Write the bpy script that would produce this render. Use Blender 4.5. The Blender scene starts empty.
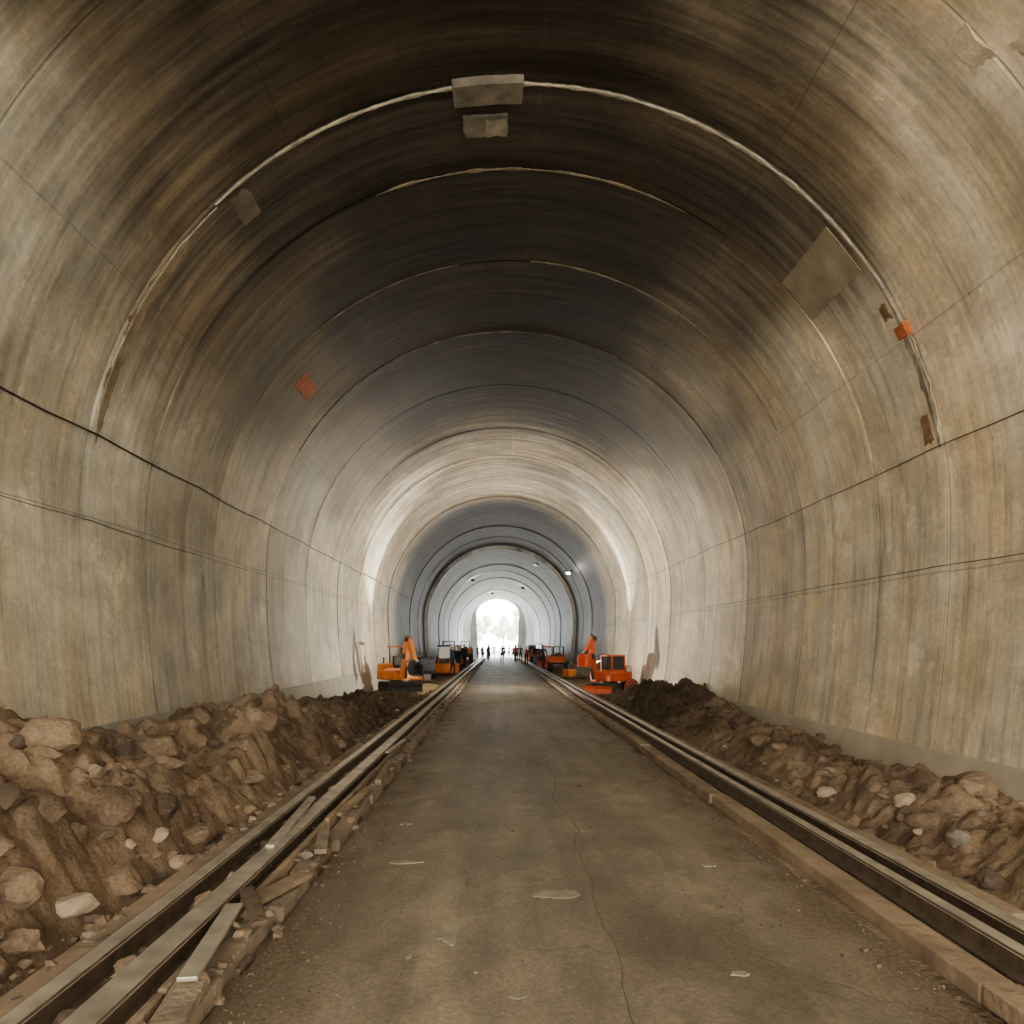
import bpy, bmesh, math, random
from mathutils import Vector, Matrix, Euler, noise
random.seed(7)
SC=bpy.context.scene
COL=SC.collection
H=1.8
CX,CZ,R=0.23,3.44,5.5

# ------------------------------------------------------------------ helpers
def link(o):
    COL.objects.link(o); return o
def new_mat(name):
    m=bpy.data.materials.new(name); m.use_nodes=True
    nt=m.node_tree; b=nt.nodes['Principled BSDF']
    return m,nt,b
def simple(name,col,rough=0.6,metal=0.0,var=0.25,scale=6.0,bump=0.15,bscale=30,spec=0.5):
    m,nt,b=new_mat(name)
    tc=nt.nodes.new('ShaderNodeTexCoord')
    n=nt.nodes.new('ShaderNodeTexNoise'); n.inputs['Scale'].default_value=scale; n.inputs['Detail'].default_value=6
    nt.links.new(tc.outputs['Object'],n.inputs['Vector'])
    r=nt.nodes.new('ShaderNodeValToRGB')
    r.color_ramp.elements[0].position=0.3; r.color_ramp.elements[1].position=0.7
    r.color_ramp.elements[0].color=tuple(c*(1-var) for c in col[:3])+(1,)
    r.color_ramp.elements[1].color=tuple(min(1,c*(1+var)) for c in col[:3])+(1,)
    nt.links.new(n.outputs['Fac'],r.inputs['Fac']); nt.links.new(r.outputs['Color'],b.inputs['Base Color'])
    b.inputs['Roughness'].default_value=rough; b.inputs['Metallic'].default_value=metal
    b.inputs['Specular IOR Level'].default_value=spec
    if bump>0:
        n2=nt.nodes.new('ShaderNodeTexNoise'); n2.inputs['Scale'].default_value=bscale; n2.inputs['Detail'].default_value=5
        nt.links.new(tc.outputs['Object'],n2.inputs['Vector'])
        bp=nt.nodes.new('ShaderNodeBump'); bp.inputs['Strength'].default_value=bump; bp.inputs['Distance'].default_value=0.05
        nt.links.new(n2.outputs['Fac'],bp.inputs['Height']); nt.links.new(bp.outputs['Normal'],b.inputs['Normal'])
    return m
def emis(name,col,s):
    m,nt,b=new_mat(name)
    b.inputs['Base Color'].default_value=col
    b.inputs['Emission Color'].default_value=col; b.inputs['Emission Strength'].default_value=s
    return m
def mth(nt,op,a,b=None,c=None,clamp=False):
    n=nt.nodes.new('ShaderNodeMath'); n.operation=op; n.use_clamp=clamp
    for i,v in enumerate((a,b,c)):
        if v is None: continue
        if isinstance(v,(int,float)): n.inputs[i].default_value=v
        else: nt.links.new(v,n.inputs[i])
    return n.outputs[0]
def mapr(nt,v,a,b,c,d):
    n=nt.nodes.new('ShaderNodeMapRange'); nt.links.new(v,n.inputs['Value'])
    for k,x in zip(('From Min','From Max','To Min','To Max'),(a,b,c,d)): n.inputs[k].default_value=x
    return n.outputs['Result']

class B:
    """mesh builder: many shaped parts in one mesh object"""
    def __init__(s): s.bm=bmesh.new(); s.mats=[]
    def mi(s,m):
        if m not in s.mats: s.mats.append(m)
        return s.mats.index(m)
    def _fin(s,geo,m,M,smooth):
        i=s.mi(m)
        vs=[v for v in geo if isinstance(v,bmesh.types.BMVert)]
        bmesh.ops.transform(s.bm,matrix=M,verts=vs)
        for f in {f for v in vs for f in v.link_faces}:
            f.material_index=i; f.smooth=smooth
    def box(s,c,size,m,rot=(0,0,0),bev=0.0,taper=None):
        g=bmesh.ops.create_cube(s.bm,size=1.0); vs=g['verts']
        for v in vs:
            v.co=Vector((v.co.x*size[0],v.co.y*size[1],v.co.z*size[2]))
            if taper and v.co.z>0: v.co.x*=taper[0]; v.co.y*=taper[1]
        if bev>0:
            es=list({e for v in vs for e in v.link_edges})
            r=bmesh.ops.bevel(s.bm,geom=es,offset=bev,segments=2,affect='EDGES',profile=0.5,clamp_overlap=True)
            vs=list({v for f in r['faces'] for v in f.verts}|{v for v in vs if v.is_valid})
        M=rot.to_4x4() if isinstance(rot,Matrix) else Euler(rot).to_matrix().to_4x4()
        s._fin(vs,m,Matrix.Translation(c)@M,False)
    def cyl(s,p0,p1,r,m,r2=None,seg=16,smooth=True):
        p0=Vector(p0);p1=Vector(p1);d=p1-p0
        g=bmesh.ops.create_cone(s.bm,cap_ends=True,segments=seg,radius1=r,radius2=r if r2 is None else r2,depth=d.length)
        M=Matrix.Translation((p0+p1)/2)@d.to_track_quat('Z','Y').to_matrix().to_4x4()
        s._fin(g['verts'],m,M,smooth)
        for f in {f for v in g['verts'] for f in v.link_faces}:
            if len(f.verts)>4: f.smooth=False
    def sph(s,c,r,m,sc=(1,1,1),sub=2):
        g=bmesh.ops.create_icosphere(s.bm,subdivisions=sub,radius=r)
        s._fin(g['verts'],m,Matrix.Translation(c)@Matrix.Diagonal((*sc,1)),True)
    def prism(s,pts,y0,y1,m,bev=0.0):
        """polygon in XZ extruded along Y"""
        a=[s.bm.verts.new((p[0],y0,p[1])) for p in pts]; b=[s.bm.verts.new((p[0],y1,p[1])) for p in pts]
        fs=[s.bm.faces.new(a),s.bm.faces.new(b[::-1])]
        n=len(pts)
        for i in range(n): fs.append(s.bm.faces.new((a[i],b[i],b[(i+1)%n],a[(i+1)%n])))
        bmesh.ops.recalc_face_normals(s.bm,faces=fs)
        i=s.mi(m)
        for f in fs: f.material_index=i
    def obj(s,name,loc=(0,0,0),rz=0,scale=1):
        me=bpy.data.meshes.new(name); s.bm.to_mesh(me); s.bm.free()
        for m in s.mats: me.materials.append(m)
        o=bpy.data.objects.new(name,me); link(o)
        o.location=loc; o.rotation_euler=(0,0,rz); o.scale=(scale,)*3
        return o

# ------------------------------------------------------------------ tunnel profile
def prof(t,d=0.0):
    """t in degrees: 0 right spring line, 90 crown, 180 left spring, beyond = lower walls. d = inward offset"""
    if 0<=t<=180:
        a=math.radians(t); return (CX+(R-d)*math.cos(a),CZ+(R-d)*math.sin(a))
    if t<0:
        dz=R*math.radians(-t); return (CX+R-d-0.31*(dz/CZ)**2,CZ-dz)
    dz=R*math.radians(t-180); return (CX-R+d+0.30*(dz/CZ)**2,CZ-dz)
TB=math.degrees((CZ+0.05)/R)

segs=[(-7,-4.5,0),(-4.5,-1.8,0),(-1.8,1,0),(1,3.6,0),(3.6,6.2,0.0),(6.2,8.85,0.0),(8.85,10.4,0.04),(10.4,12.9,0.055),(12.9,15.8,0.06),
(15.8,19.0,0.075),(19,22.7,0.08),(22.7,26,0.10),(26,29.3,0.11),(29.3,33,0.12),(33,37,0.15),(37,41,0.15),(41,45,0.18),(45,49,0.2),
(49,53,0.42),(53,58,0.42),(58,63,0.47),(63,69,0.47),(69,76,0.52),(76,84,0.52),(84,92,0.57),(92,100,0.57)]
def offs(y):
    for a,b,d in segs:
        if a<=y<b: return d
    return 0.57

def concrete_mat():
    m,nt,b=new_mat('stained_concrete')
    N=nt.nodes; L=nt.links
    uv=N.new('ShaderNodeUVMap'); uv.uv_map='UVMap'
    sp=N.new('ShaderNodeSeparateXYZ'); L.new(uv.outputs['UV'],sp.inputs[0])
    u,v=sp.outputs[0],sp.outputs[1]
    tint=N.new('ShaderNodeAttribute'); tint.attribute_name='tint'
    soot=N.new('ShaderNodeAttribute'); soot.attribute_name='soot'
    def nz(su,sv,det=6,rough=.55,off=0.0,dist=0.0):
        c=N.new('ShaderNodeCombineXYZ')
        L.new(mth(nt,'MULTIPLY',u,su),c.inputs[0]); L.new(mth(nt,'MULTIPLY',v,sv),c.inputs[1]); c.inputs[2].default_value=off
        n=N.new('ShaderNodeTexNoise'); n.inputs['Scale'].default_value=1; n.inputs['Detail'].default_value=det
        n.inputs['Roughness'].default_value=rough; n.inputs['Distortion'].default_value=dist
        L.new(c.outputs[0],n.inputs['Vector']); return n.outputs['Fac']
    st=nz(.13,1.9,9,.68)
    st2=nz(.26,6,6,.65,5.0)
    st3=nz(.9,14,4,.6,55.0)
    bl=nz(.5,.42,7,.6,9.0,.6)
    bl2=nz(1.9,1.5,8,.65,3.0)
    fine=nz(14,14,4,.6,2.0)
    drip=nz(.28,2.0,7,.65,21.0)
    drip2=nz(.5,5.5,5,.65,71.0)
    pale=nz(.8,1.1,8,.7,44.0,.4)
    s1=mapr(nt,st,.36,.64,-1,1); s2=mapr(nt,st2,.36,.64,-1,1); s3=mapr(nt,st3,.3,.7,-1,1)
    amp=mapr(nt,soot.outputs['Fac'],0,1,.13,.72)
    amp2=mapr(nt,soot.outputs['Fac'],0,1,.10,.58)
    f=mth(nt,'ADD',1.0,mth(nt,'MULTIPLY',s1,amp))
    f=mth(nt,'ADD',f,mth(nt,'MULTIPLY',s2,amp2))
    f=mth(nt,'ADD',f,mth(nt,'MULTIPLY',s3,mth(nt,'MULTIPLY',amp2,.7)))
    f=mth(nt,'MAXIMUM',f,.22)
    f=mth(nt,'MULTIPLY',f,mapr(nt,bl,.3,.7,.70,1.24))
    f=mth(nt,'MULTIPLY',f,mapr(nt,bl2,.3,.7,.76,1.20))
    f=mth(nt,'MULTIPLY',f,mapr(nt,fine,.3,.7,.86,1.12))
    f=mth(nt,'MULTIPLY',f,mapr(nt,drip,.53,.66,1.0,.64))
    f=mth(nt,'MULTIPLY',f,mapr(nt,drip2,.56,.64,1.0,.76))
    f=mth(nt,'MULTIPLY',f,mapr(nt,pale,.60,.62,1.0,1.28))
    vo=N.new('ShaderNodeTexVoronoi'); vo.inputs['Scale'].default_value=1
    c=N.new('ShaderNodeCombineXYZ'); L.new(mth(nt,'MULTIPLY',u,3.1),c.inputs[0]); L.new(mth(nt,'MULTIPLY',v,3.1),c.inputs[1])
    L.new(c.outputs[0],vo.inputs['Vector'])
    f=mth(nt,'MULTIPLY',f,mapr(nt,vo.outputs['Distance'],.03,.05,.5,1.0))
    seam=None
    for pos,dk in ((0.33,1.5),(-3.0,.62),(-5.7,.7),(-8.64,.55),(3.4,.62),(6.3,.7),(9.35,.6)):
        w=mth(nt,'ABSOLUTE',mth(nt,'SUBTRACT',mth(nt,'ADD',u,mth(nt,'MULTIPLY',mth(nt,'SUBTRACT',bl,.5),.12)),pos))
        g=mapr(nt,w,.004,.014,dk,1.0)
        seam=g if seam is None else mth(nt,'MULTIPLY',seam,g)
    f=mth(nt,'MULTIPLY',f,seam)
    mx=N.new('ShaderNodeVectorMath'); mx.operation='SCALE'
    L.new(tint.outputs['Color'],mx.inputs[0]); L.new(f,mx.inputs['Scale'])
    mix=N.new('ShaderNodeMix'); mix.data_type='RGBA'; mix.blend_type='MULTIPLY'
    L.new(mapr(nt,nz(.3,.9,6,.6,31.0),.42,.70,0.1,.9),mix.inputs['Factor'])
    L.new(mx.outputs[0],mix.inputs['A']); mix.inputs['B'].default_value=(1,.86,.66,1)
    L.new(mix.outputs['Result'],b.inputs['Base Color'])
    b.inputs['Specular IOR Level'].default_value=.35
    L.new(mapr(nt,st,.3,.7,.42,.60),b.inputs['Roughness'])
    bp=N.new('ShaderNodeBump'); bp.inputs['Strength'].default_value=.6; bp.inputs['Distance'].default_value=.02
    hh=mth(nt,'ADD',mth(nt,'MULTIPLY',st2,.9),mth(nt,'ADD',mth(nt,'MULTIPLY',fine,.3),bl2))
    L.new(hh,bp.inputs['Height']); L.new(bp.outputs['Normal'],b.inputs['Normal'])
    return m
CONC=concrete_mat()

def lerp(a,b,t): return tuple(a[i]+(b[i]-a[i])*t for i in range(3))
def sst(a,b,x):
    t=max(0,min(1,(x-a)/(b-a))); return t*t*(3-2*t)
CUTS=[-99,-7.4,24.4,54.6,86.6,121.3,149.4,180,999]
def panel_jit(t,si):
    for i in range(len(CUTS)-1):
        if CUTS[i]<=t<CUTS[i+1]:
            return 1+.18*math.sin(i*12.9898+si*78.233+1.3)*(.6 if i in(0,7) else 1)
    return 1
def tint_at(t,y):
    wl=(.58,.565,.48); wr=(.84,.765,.60); dark=(.033,.027,.0195); mid=(.175,.144,.100)  # right wall beige, lightened further in place of sunlight from behind
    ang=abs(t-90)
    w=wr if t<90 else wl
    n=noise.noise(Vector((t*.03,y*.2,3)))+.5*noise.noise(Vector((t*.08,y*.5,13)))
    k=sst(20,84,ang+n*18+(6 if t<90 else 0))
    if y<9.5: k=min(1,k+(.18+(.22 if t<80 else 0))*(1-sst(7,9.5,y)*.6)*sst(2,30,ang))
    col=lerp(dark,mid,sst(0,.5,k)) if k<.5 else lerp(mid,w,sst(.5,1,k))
    br=sst(20,25.5,y)*(1-sst(33,36,y))  # lit ring of the lining put into its colour
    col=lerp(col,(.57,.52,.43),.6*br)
    dk=sst(33.5,37,y)  # unlit stretch past the ring darkened in the colour
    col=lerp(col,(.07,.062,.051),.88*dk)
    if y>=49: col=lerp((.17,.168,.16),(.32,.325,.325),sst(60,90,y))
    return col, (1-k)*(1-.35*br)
def tunnel_part(name,t0,t1,nt_):
    bm=bmesh.new(); uvl=bm.loops.layers.uv.new('UVMap')
    ca=bm.verts.layers.float_color.new('tint'); so=bm.verts.layers.float.new('soot')
    prev=None
    for si,(a,b,d) in enumerate(segs):
        random.seed(si*13+5); jit=random.uniform(.90,1.10)
        rows=[(a,d-.008),(a+.025,d)]
        n=max(2,int((b-a)/.6))
        rows+=[(a+.025+(b-a-.05)*i/n,d) for i in range(1,n)]
        rows+=[(b-.025,d),(b,d-.008)]
        for ri,(y,dd) in enumerate(rows):
            row=[]
            for j in range(nt_+1):
                t=t0+(t1-t0)*j/nt_
                x,z=prof(t,dd); vv=bm.verts.new((x,y,z))
                c,s=tint_at(t,y+(.01 if ri==0 else -.01 if ri==len(rows)-1 else 0))
                e=(.72+.8*noise.noise(Vector((t*.06,y,77)))) if ri in(0,len(rows)-1) else 1
                if ri in (0,len(rows)-1) and (t<12 or t>168): e=.42
                if 48.9<y<49.1: c=(.5,.49,.45); e=1  # step face lightened in colour to give a bright rim
                if y<49: e*=panel_jit(t,si)
                vv[ca]=(c[0]*jit*e,c[1]*jit*e,c[2]*jit*e,1); vv[so]=s
                row.append((vv,(90-t)*math.pi/180*R,y))
            if prev:
                for j in range(nt_):
                    q=(prev[j],prev[j+1],row[j+1],row[j])
                    f=bm.faces.new([p[0] for p in q]); f.smooth=True
                    for lp,p in zip(f.loops,q): lp[uvl].uv=(p[1],p[2])
            if ri in (0,1,len(rows)-1,len(rows)-2) and prev:
                for j in range(nt_):
                    e_=bm.edges.get((row[j][0],row[j+1][0]))
                    if e_: e_.smooth=False
            prev=row
    me=bpy.data.meshes.new(name); bm.to_mesh(me); bm.free(); me.materials.append(CONC)
    return link(bpy.data.objects.new(name,me))
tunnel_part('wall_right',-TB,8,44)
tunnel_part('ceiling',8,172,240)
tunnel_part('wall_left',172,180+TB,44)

kickR=simple('kicker_concrete_right',(.55,.495,.39,1),.7,var=.22,scale=1.5,bump=.3,bscale=8)
kickL=simple('kicker_concrete_left',(.37,.355,.30,1),.7,var=.22,scale=1.5,bump=.3,bscale=8)
def baseboard(name,side,h,th,m):
    b=B()
    bm=b.bm; i=b.mi(m); pr=None
    for k in range(0,60):
        y=-7+k*(107/59)
        d=offs(y)
        t=(-TB if side>0 else 180+TB); tt=(-math.degrees((CZ-h)/R) if side>0 else 180+math.degrees((CZ-h)/R))
        x0,_=prof(t,d); x1,_=prof(tt,d)
        s=-side
        P=[(x0,-.02),(x0+s*th,-.02),(x1+s*th,h-.03),(x1+s*(th-.02),h),(x1,h)]
        row=[bm.verts.new((p[0],y,p[1])) for p in P]
        if pr:
            for j in range(len(P)-1): bm.faces.new((pr[j],pr[j+1],row[j+1],row[j]))
        pr=row
    bmesh.ops.recalc_face_normals(bm,faces=bm.faces)
    b.obj(name)
baseboard('baseboard_left',-1,.78,.03,kickL)
baseboard('baseboard_right',1,.5,.03,kickR)

def portal(t):
    hw=3.05; c=0.1; zs=6.2
    if t<.3: return (c+hw*(.9+.1*t/.3),zs*t/.3)
    if t>.7: return (c-hw*(.9+.1*(1-t)/.3),zs*(1-t)/.3)
    a=math.pi*(t-.3)/.4; return (c+hw*math.cos(a),zs+2.15*math.sin(a))
bw=B(); bm=bw.bm; pc=simple('portal_concrete',(.42,.43,.43,1),.7,scale=1)
bw.mi(pc); pr=None
for j in range(81):
    t=j/80; x,z=prof(-TB+(180+2*TB)*t,0.3); xi,zi=portal(t)
    xo=xi+(x-xi)*.45; zo=zi+(z-zi)*.45
    row=[bm.verts.new((x,97.0,z)),bm.verts.new((xo,99.3,max(zo,-.05))),bm.verts.new((xi,99.6,max(zi,-.05))),bm.verts.new((xi,100.4,max(zi,-.05)))]
    if pr:
        for k in range(3): bm.faces.new((pr[k],pr[k+1],row[k+1],row[k]))
    pr=row
bmesh.ops.recalc_face_normals(bm,faces=bm.faces)
bw.obj('wall_end')

# ------------------------------------------------------------------ strips & patches lying on the lining
mortar=simple('mortar_light',(.40,.35,.26,1),.8,var=.5,scale=5,bump=.4)
mortar_t=simple('mortar_tan',(.27,.215,.14,1),.85,var=.4,scale=3,bump=.4)
mortar_d=simple('mortar_dusky',(.15,.125,.09,1),.85,var=.5,scale=3,bump=.4)
panel=simple('panel_tan',(.33,.275,.185,1),.8,var=.3,scale=2.2,bump=.3)
block=simple('block_grey',(.18,.155,.115,1),.8,var=.4,scale=4,bump=.3)
blockp=simple('block_pale',(.34,.30,.22,1),.8,var=.3,scale=6,bump=.3)
peel=simple('plaster_pale',(.60,.51,.36,1),.85,var=.3,scale=4,bump=.2)
rust=simple('rust_stain',(.26,.165,.085,1),.85,var=.4,scale=7,bump=.2)
orange=simple('orange_paint',(.50,.13,.03,1),.6,var=.4,scale=9,bump=.1)
def strip(y,w,t0,t1,m,off=.012,jag=.5,seed=0,step=.5,rough=0.0):
    bm=bmesh.new(); pr=None; n=int(abs(t1-t0)/step)
    for j in range(n+1):
        t=t0+(t1-t0)*j/n
        e=min(1,min(j,n-j)/14+.1)
        nn=noise.noise(Vector((t*.35,seed,y)))+.5*noise.noise(Vector((t*1.5,seed,y)))
        ww=w*e*max(.08,1+jag*2*nn)
        yc=y+rough*noise.noise(Vector((t*.2,seed+9,y)))
        d=offs(yc+.01)+off
        row=[]
        for yy,dd in ((yc-ww/2,-off-.01),(yc-ww/2,0),(yc+ww/2,0),(yc+ww/2,-off-.01)):
            x,z=prof(t,d+dd); row.append(bm.verts.new((x,yy,z)))
        if pr:
            for k in range(3): bm.faces.new((pr[k],pr[k+1],row[k+1],row[k]))
        pr=row
    bmesh.ops.recalc_face_normals(bm,faces=bm.faces)
    me=bpy.data.meshes.new('joint_mortar'); bm.to_mesh(me); bm.free(); me.materials.append(m)
    return link(bpy.data.objects.new('joint_mortar',me))
def patch(name,y0,y1,t0,t1,m,off=.01,jag=.25,seed=1,thick=.02,n=16):
    """irregular slab patch following the lining"""
    bm=bmesh.new()
    yc,tc=(y0+y1)/2,(t0+t1)/2; d=max(offs(y0),offs(y1))+off
    ring=[];back=[];qs=[]
    N=n*4
    for i in range(N):
        s=i/N*4; k=int(s); f=s-k
        q=[(-1+2*f,-1),(1,-1+2*f),(1-2*f,1),(-1,1-2*f)][k]
        r=1+jag*noise.noise(Vector((q[0]*1.7,q[1]*1.7,seed)))+jag*.5*noise.noise(Vector((q[0]*5,q[1]*5,seed)))
        y=yc+(y1-y0)/2*q[0]*r; t=tc+(t1-t0)/2*q[1]*r; qs.append((y,t))
        x,z=prof(t,d+thick); ring.append(bm.verts.new((x,y,z)))
        x,z=prof(t,offs(y)-.02); back.append(bm.verts.new((x,y,z)))
    prev=ring
    for g in range(1,7):
        fr=1-g/7; cur=[]
        for (y_,t_) in qs:
            y=yc+(y_-yc)*fr; t=tc+(t_-tc)*fr
            x,z=prof(t,d+thick); cur.append(bm.verts.new((x,y,z)))
        for i in range(N): bm.faces.new((prev[i],prev[(i+1)%N],cur[(i+1)%N],cur[i]))
        prev=cur
    bm.faces.new(prev)
    for i in range(N): bm.faces.new((ring[i],back[i],back[(i+1)%N],ring[(i+1)%N]))
    bmesh.ops.recalc_face_normals(bm,faces=bm.faces)
    me=bpy.data.meshes.new(name); bm.to_mesh(me); bm.free(); me.materials.append(m)
    return link(bpy.data.objects.new(name,me))
strip(8.85,.032,11,134,mortar,off=.018,jag=.75,seed=1)
strip(8.87,.16,9,30,mortar,off=.008,jag=.45,seed=11)
strip(8.97,.20,137,170,mortar_t,off=.006,jag=.5,seed=2,rough=.1)
strip(8.90,.03,134,165,mortar,off=.012,jag=.9,seed=3)
strip(10.42,.025,62,112,mortar_t,off=.006,jag=1.3,seed=4)
strip(12.9,.025,25,86,mortar_t,off=.006,jag=1.3,seed=5)
strip(12.9,.025,100,140,mortar_d,off=.006,jag=1.3,seed=25)
strip(15.8,.03,30,150,mortar_d,off=.006,jag=1.3,seed=6)
strip(19.0,.05,130,176,mortar,off=.01,jag=.9,seed=7)
strip(26.0,.06,10,170,mortar,off=.01,jag=.7,seed=8)
strip(63.0,.18,-20,200,mortar,off=.02,jag=.3,seed=10)
patch('crown_repair_block',8.76,9.1,89,98.3,block,thick=.06,jag=.05,seed=2)
patch('crown_repair_block',9.34,9.72,91,97.2,block,thick=.02,jag=.12,seed=3)
patch('crown_repair_block',9.42,9.72,91,94,blockp,thick=.024,jag=.2,seed=13)
patch('lining_repair_panel',8.98,10.36,35.5,43,panel,thick=.002,jag=.03,seed=4)
patch('lining_repair_panel',8.98,9.5,129,132,mortar_d,thick=.002,jag=.2,seed=12)
patch('plaster_peel',6.2,6.42,41,44.5,peel,thick=.002,jag=.35,seed=5)
patch('plaster_peel',5.75,6.0,37,40,peel,thick=.002,jag=.5,seed=15)
patch('orange_marker_panel',13.75,14.6,137.2,140.6,orange,thick=.02,jag=.1,seed=6)
patch('orange_marker_panel',8.80,8.98,24.6,26.4,orange,thick=.03,jag=.12,seed=7)
patch('rust_stain_patch',8.95,9.08,28,30,rust,thick=.003,jag=.4,seed=9)
patch('rust_stain_patch',8.97,9.13,10.5,14,rust,thick=.003,jag=.4,seed=10)

blackc=simple('cable_black',(.012,.012,.012,1),.5,var=.2,bump=0)
def cable(name,t,y0,y1,r,sag,m,every=3.0,off=.02):
    cu=bpy.data.curves.new(name,'CURVE'); cu.dimensions='3D'; cu.bevel_depth=r; cu.bevel_resolution=2
    n=int((y1-y0)/.5); s=cu.splines.new('POLY'); s.points.add(n)
    for i in range(n+1):
        y=y0+(y1-y0)*i/n; ph=(y%every)/every
        x,z=prof(t,max(offs(y),offs(y+.5))+off)
        z-=sag*4*ph*(1-ph)-.03*noise.noise(Vector((y*.3,t,0)))
        s.points[i].co=(x,y,z,1)
    cu.materials.append(m); return link(bpy.data.objects.new(name,cu))
cable('form_joint_line',168.8,-6,98,.012,.03,blackc)
cable('form_joint_line',180.6,-6,98,.005,.02,blackc,off=.008)  # form joint on the wall, drawn as a thin dark tube
cable('form_joint_line',9.3,-6,98,.007,.02,blackc)
cable('form_joint_line',-6.5,-6,98,.005,.012,blackc,off=.008)  # right form joint, also a thin dark tube

# ------------------------------------------------------------------ floor
def ground_mat():
    m,nt,b=new_mat('dirt_ground'); N=nt.nodes;L=nt.links
    tc=N.new('ShaderNodeTexCoord')
    n=N.new('ShaderNodeTexNoise'); n.inputs['Scale'].default_value=1.1; n.inputs['Detail'].default_value=9
    n2=N.new('ShaderNodeTexNoise'); n2.inputs['Scale'].default_value=22; n2.inputs['Detail'].default_value=6
    for q in (n,n2): L.new(tc.outputs['Object'],q.inputs['Vector'])
    r=N.new('ShaderNodeValToRGB'); e=r.color_ramp.elements
    e[0].position=.32; e[0].color=(.10,.075,.05,1); e[1].position=.68; e[1].color=(.34,.26,.18,1)
    L.new(n.outputs['Fac'],r.inputs['Fac'])
    mx=N.new('ShaderNodeVectorMath'); mx.operation='SCALE'; L.new(r.outputs['Color'],mx.inputs[0]); L.new(mapr(nt,n2.outputs['Fac'],.3,.7,.7,1.25),mx.inputs['Scale'])
    L.new(mx.outputs[0],b.inputs['Base Color']); b.inputs['Roughness'].default_value=.95; b.inputs['Specular IOR Level'].default_value=.2
    bp=N.new('ShaderNodeBump'); bp.inputs['Strength'].default_value=.8; bp.inputs['Distance'].default_value=.04
    L.new(n2.outputs['Fac'],bp.inputs['Height']); L.new(bp.outputs['Normal'],b.inputs['Normal'])
    return m
GR=ground_mat()
bf=B(); bf.box((.2,46.5,-.05),(10.9,107,.1),GR); bf.obj('floor')
outm=simple('pale_gravel',(.6,.6,.58,1),.9,scale=.4)
bo=B(); bo.box((0,140,-.06),(120,77,.1),outm); bo.box((0,-17.2,-.06),(60,20,.1),outm); bo.obj('outside_ground')

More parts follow.
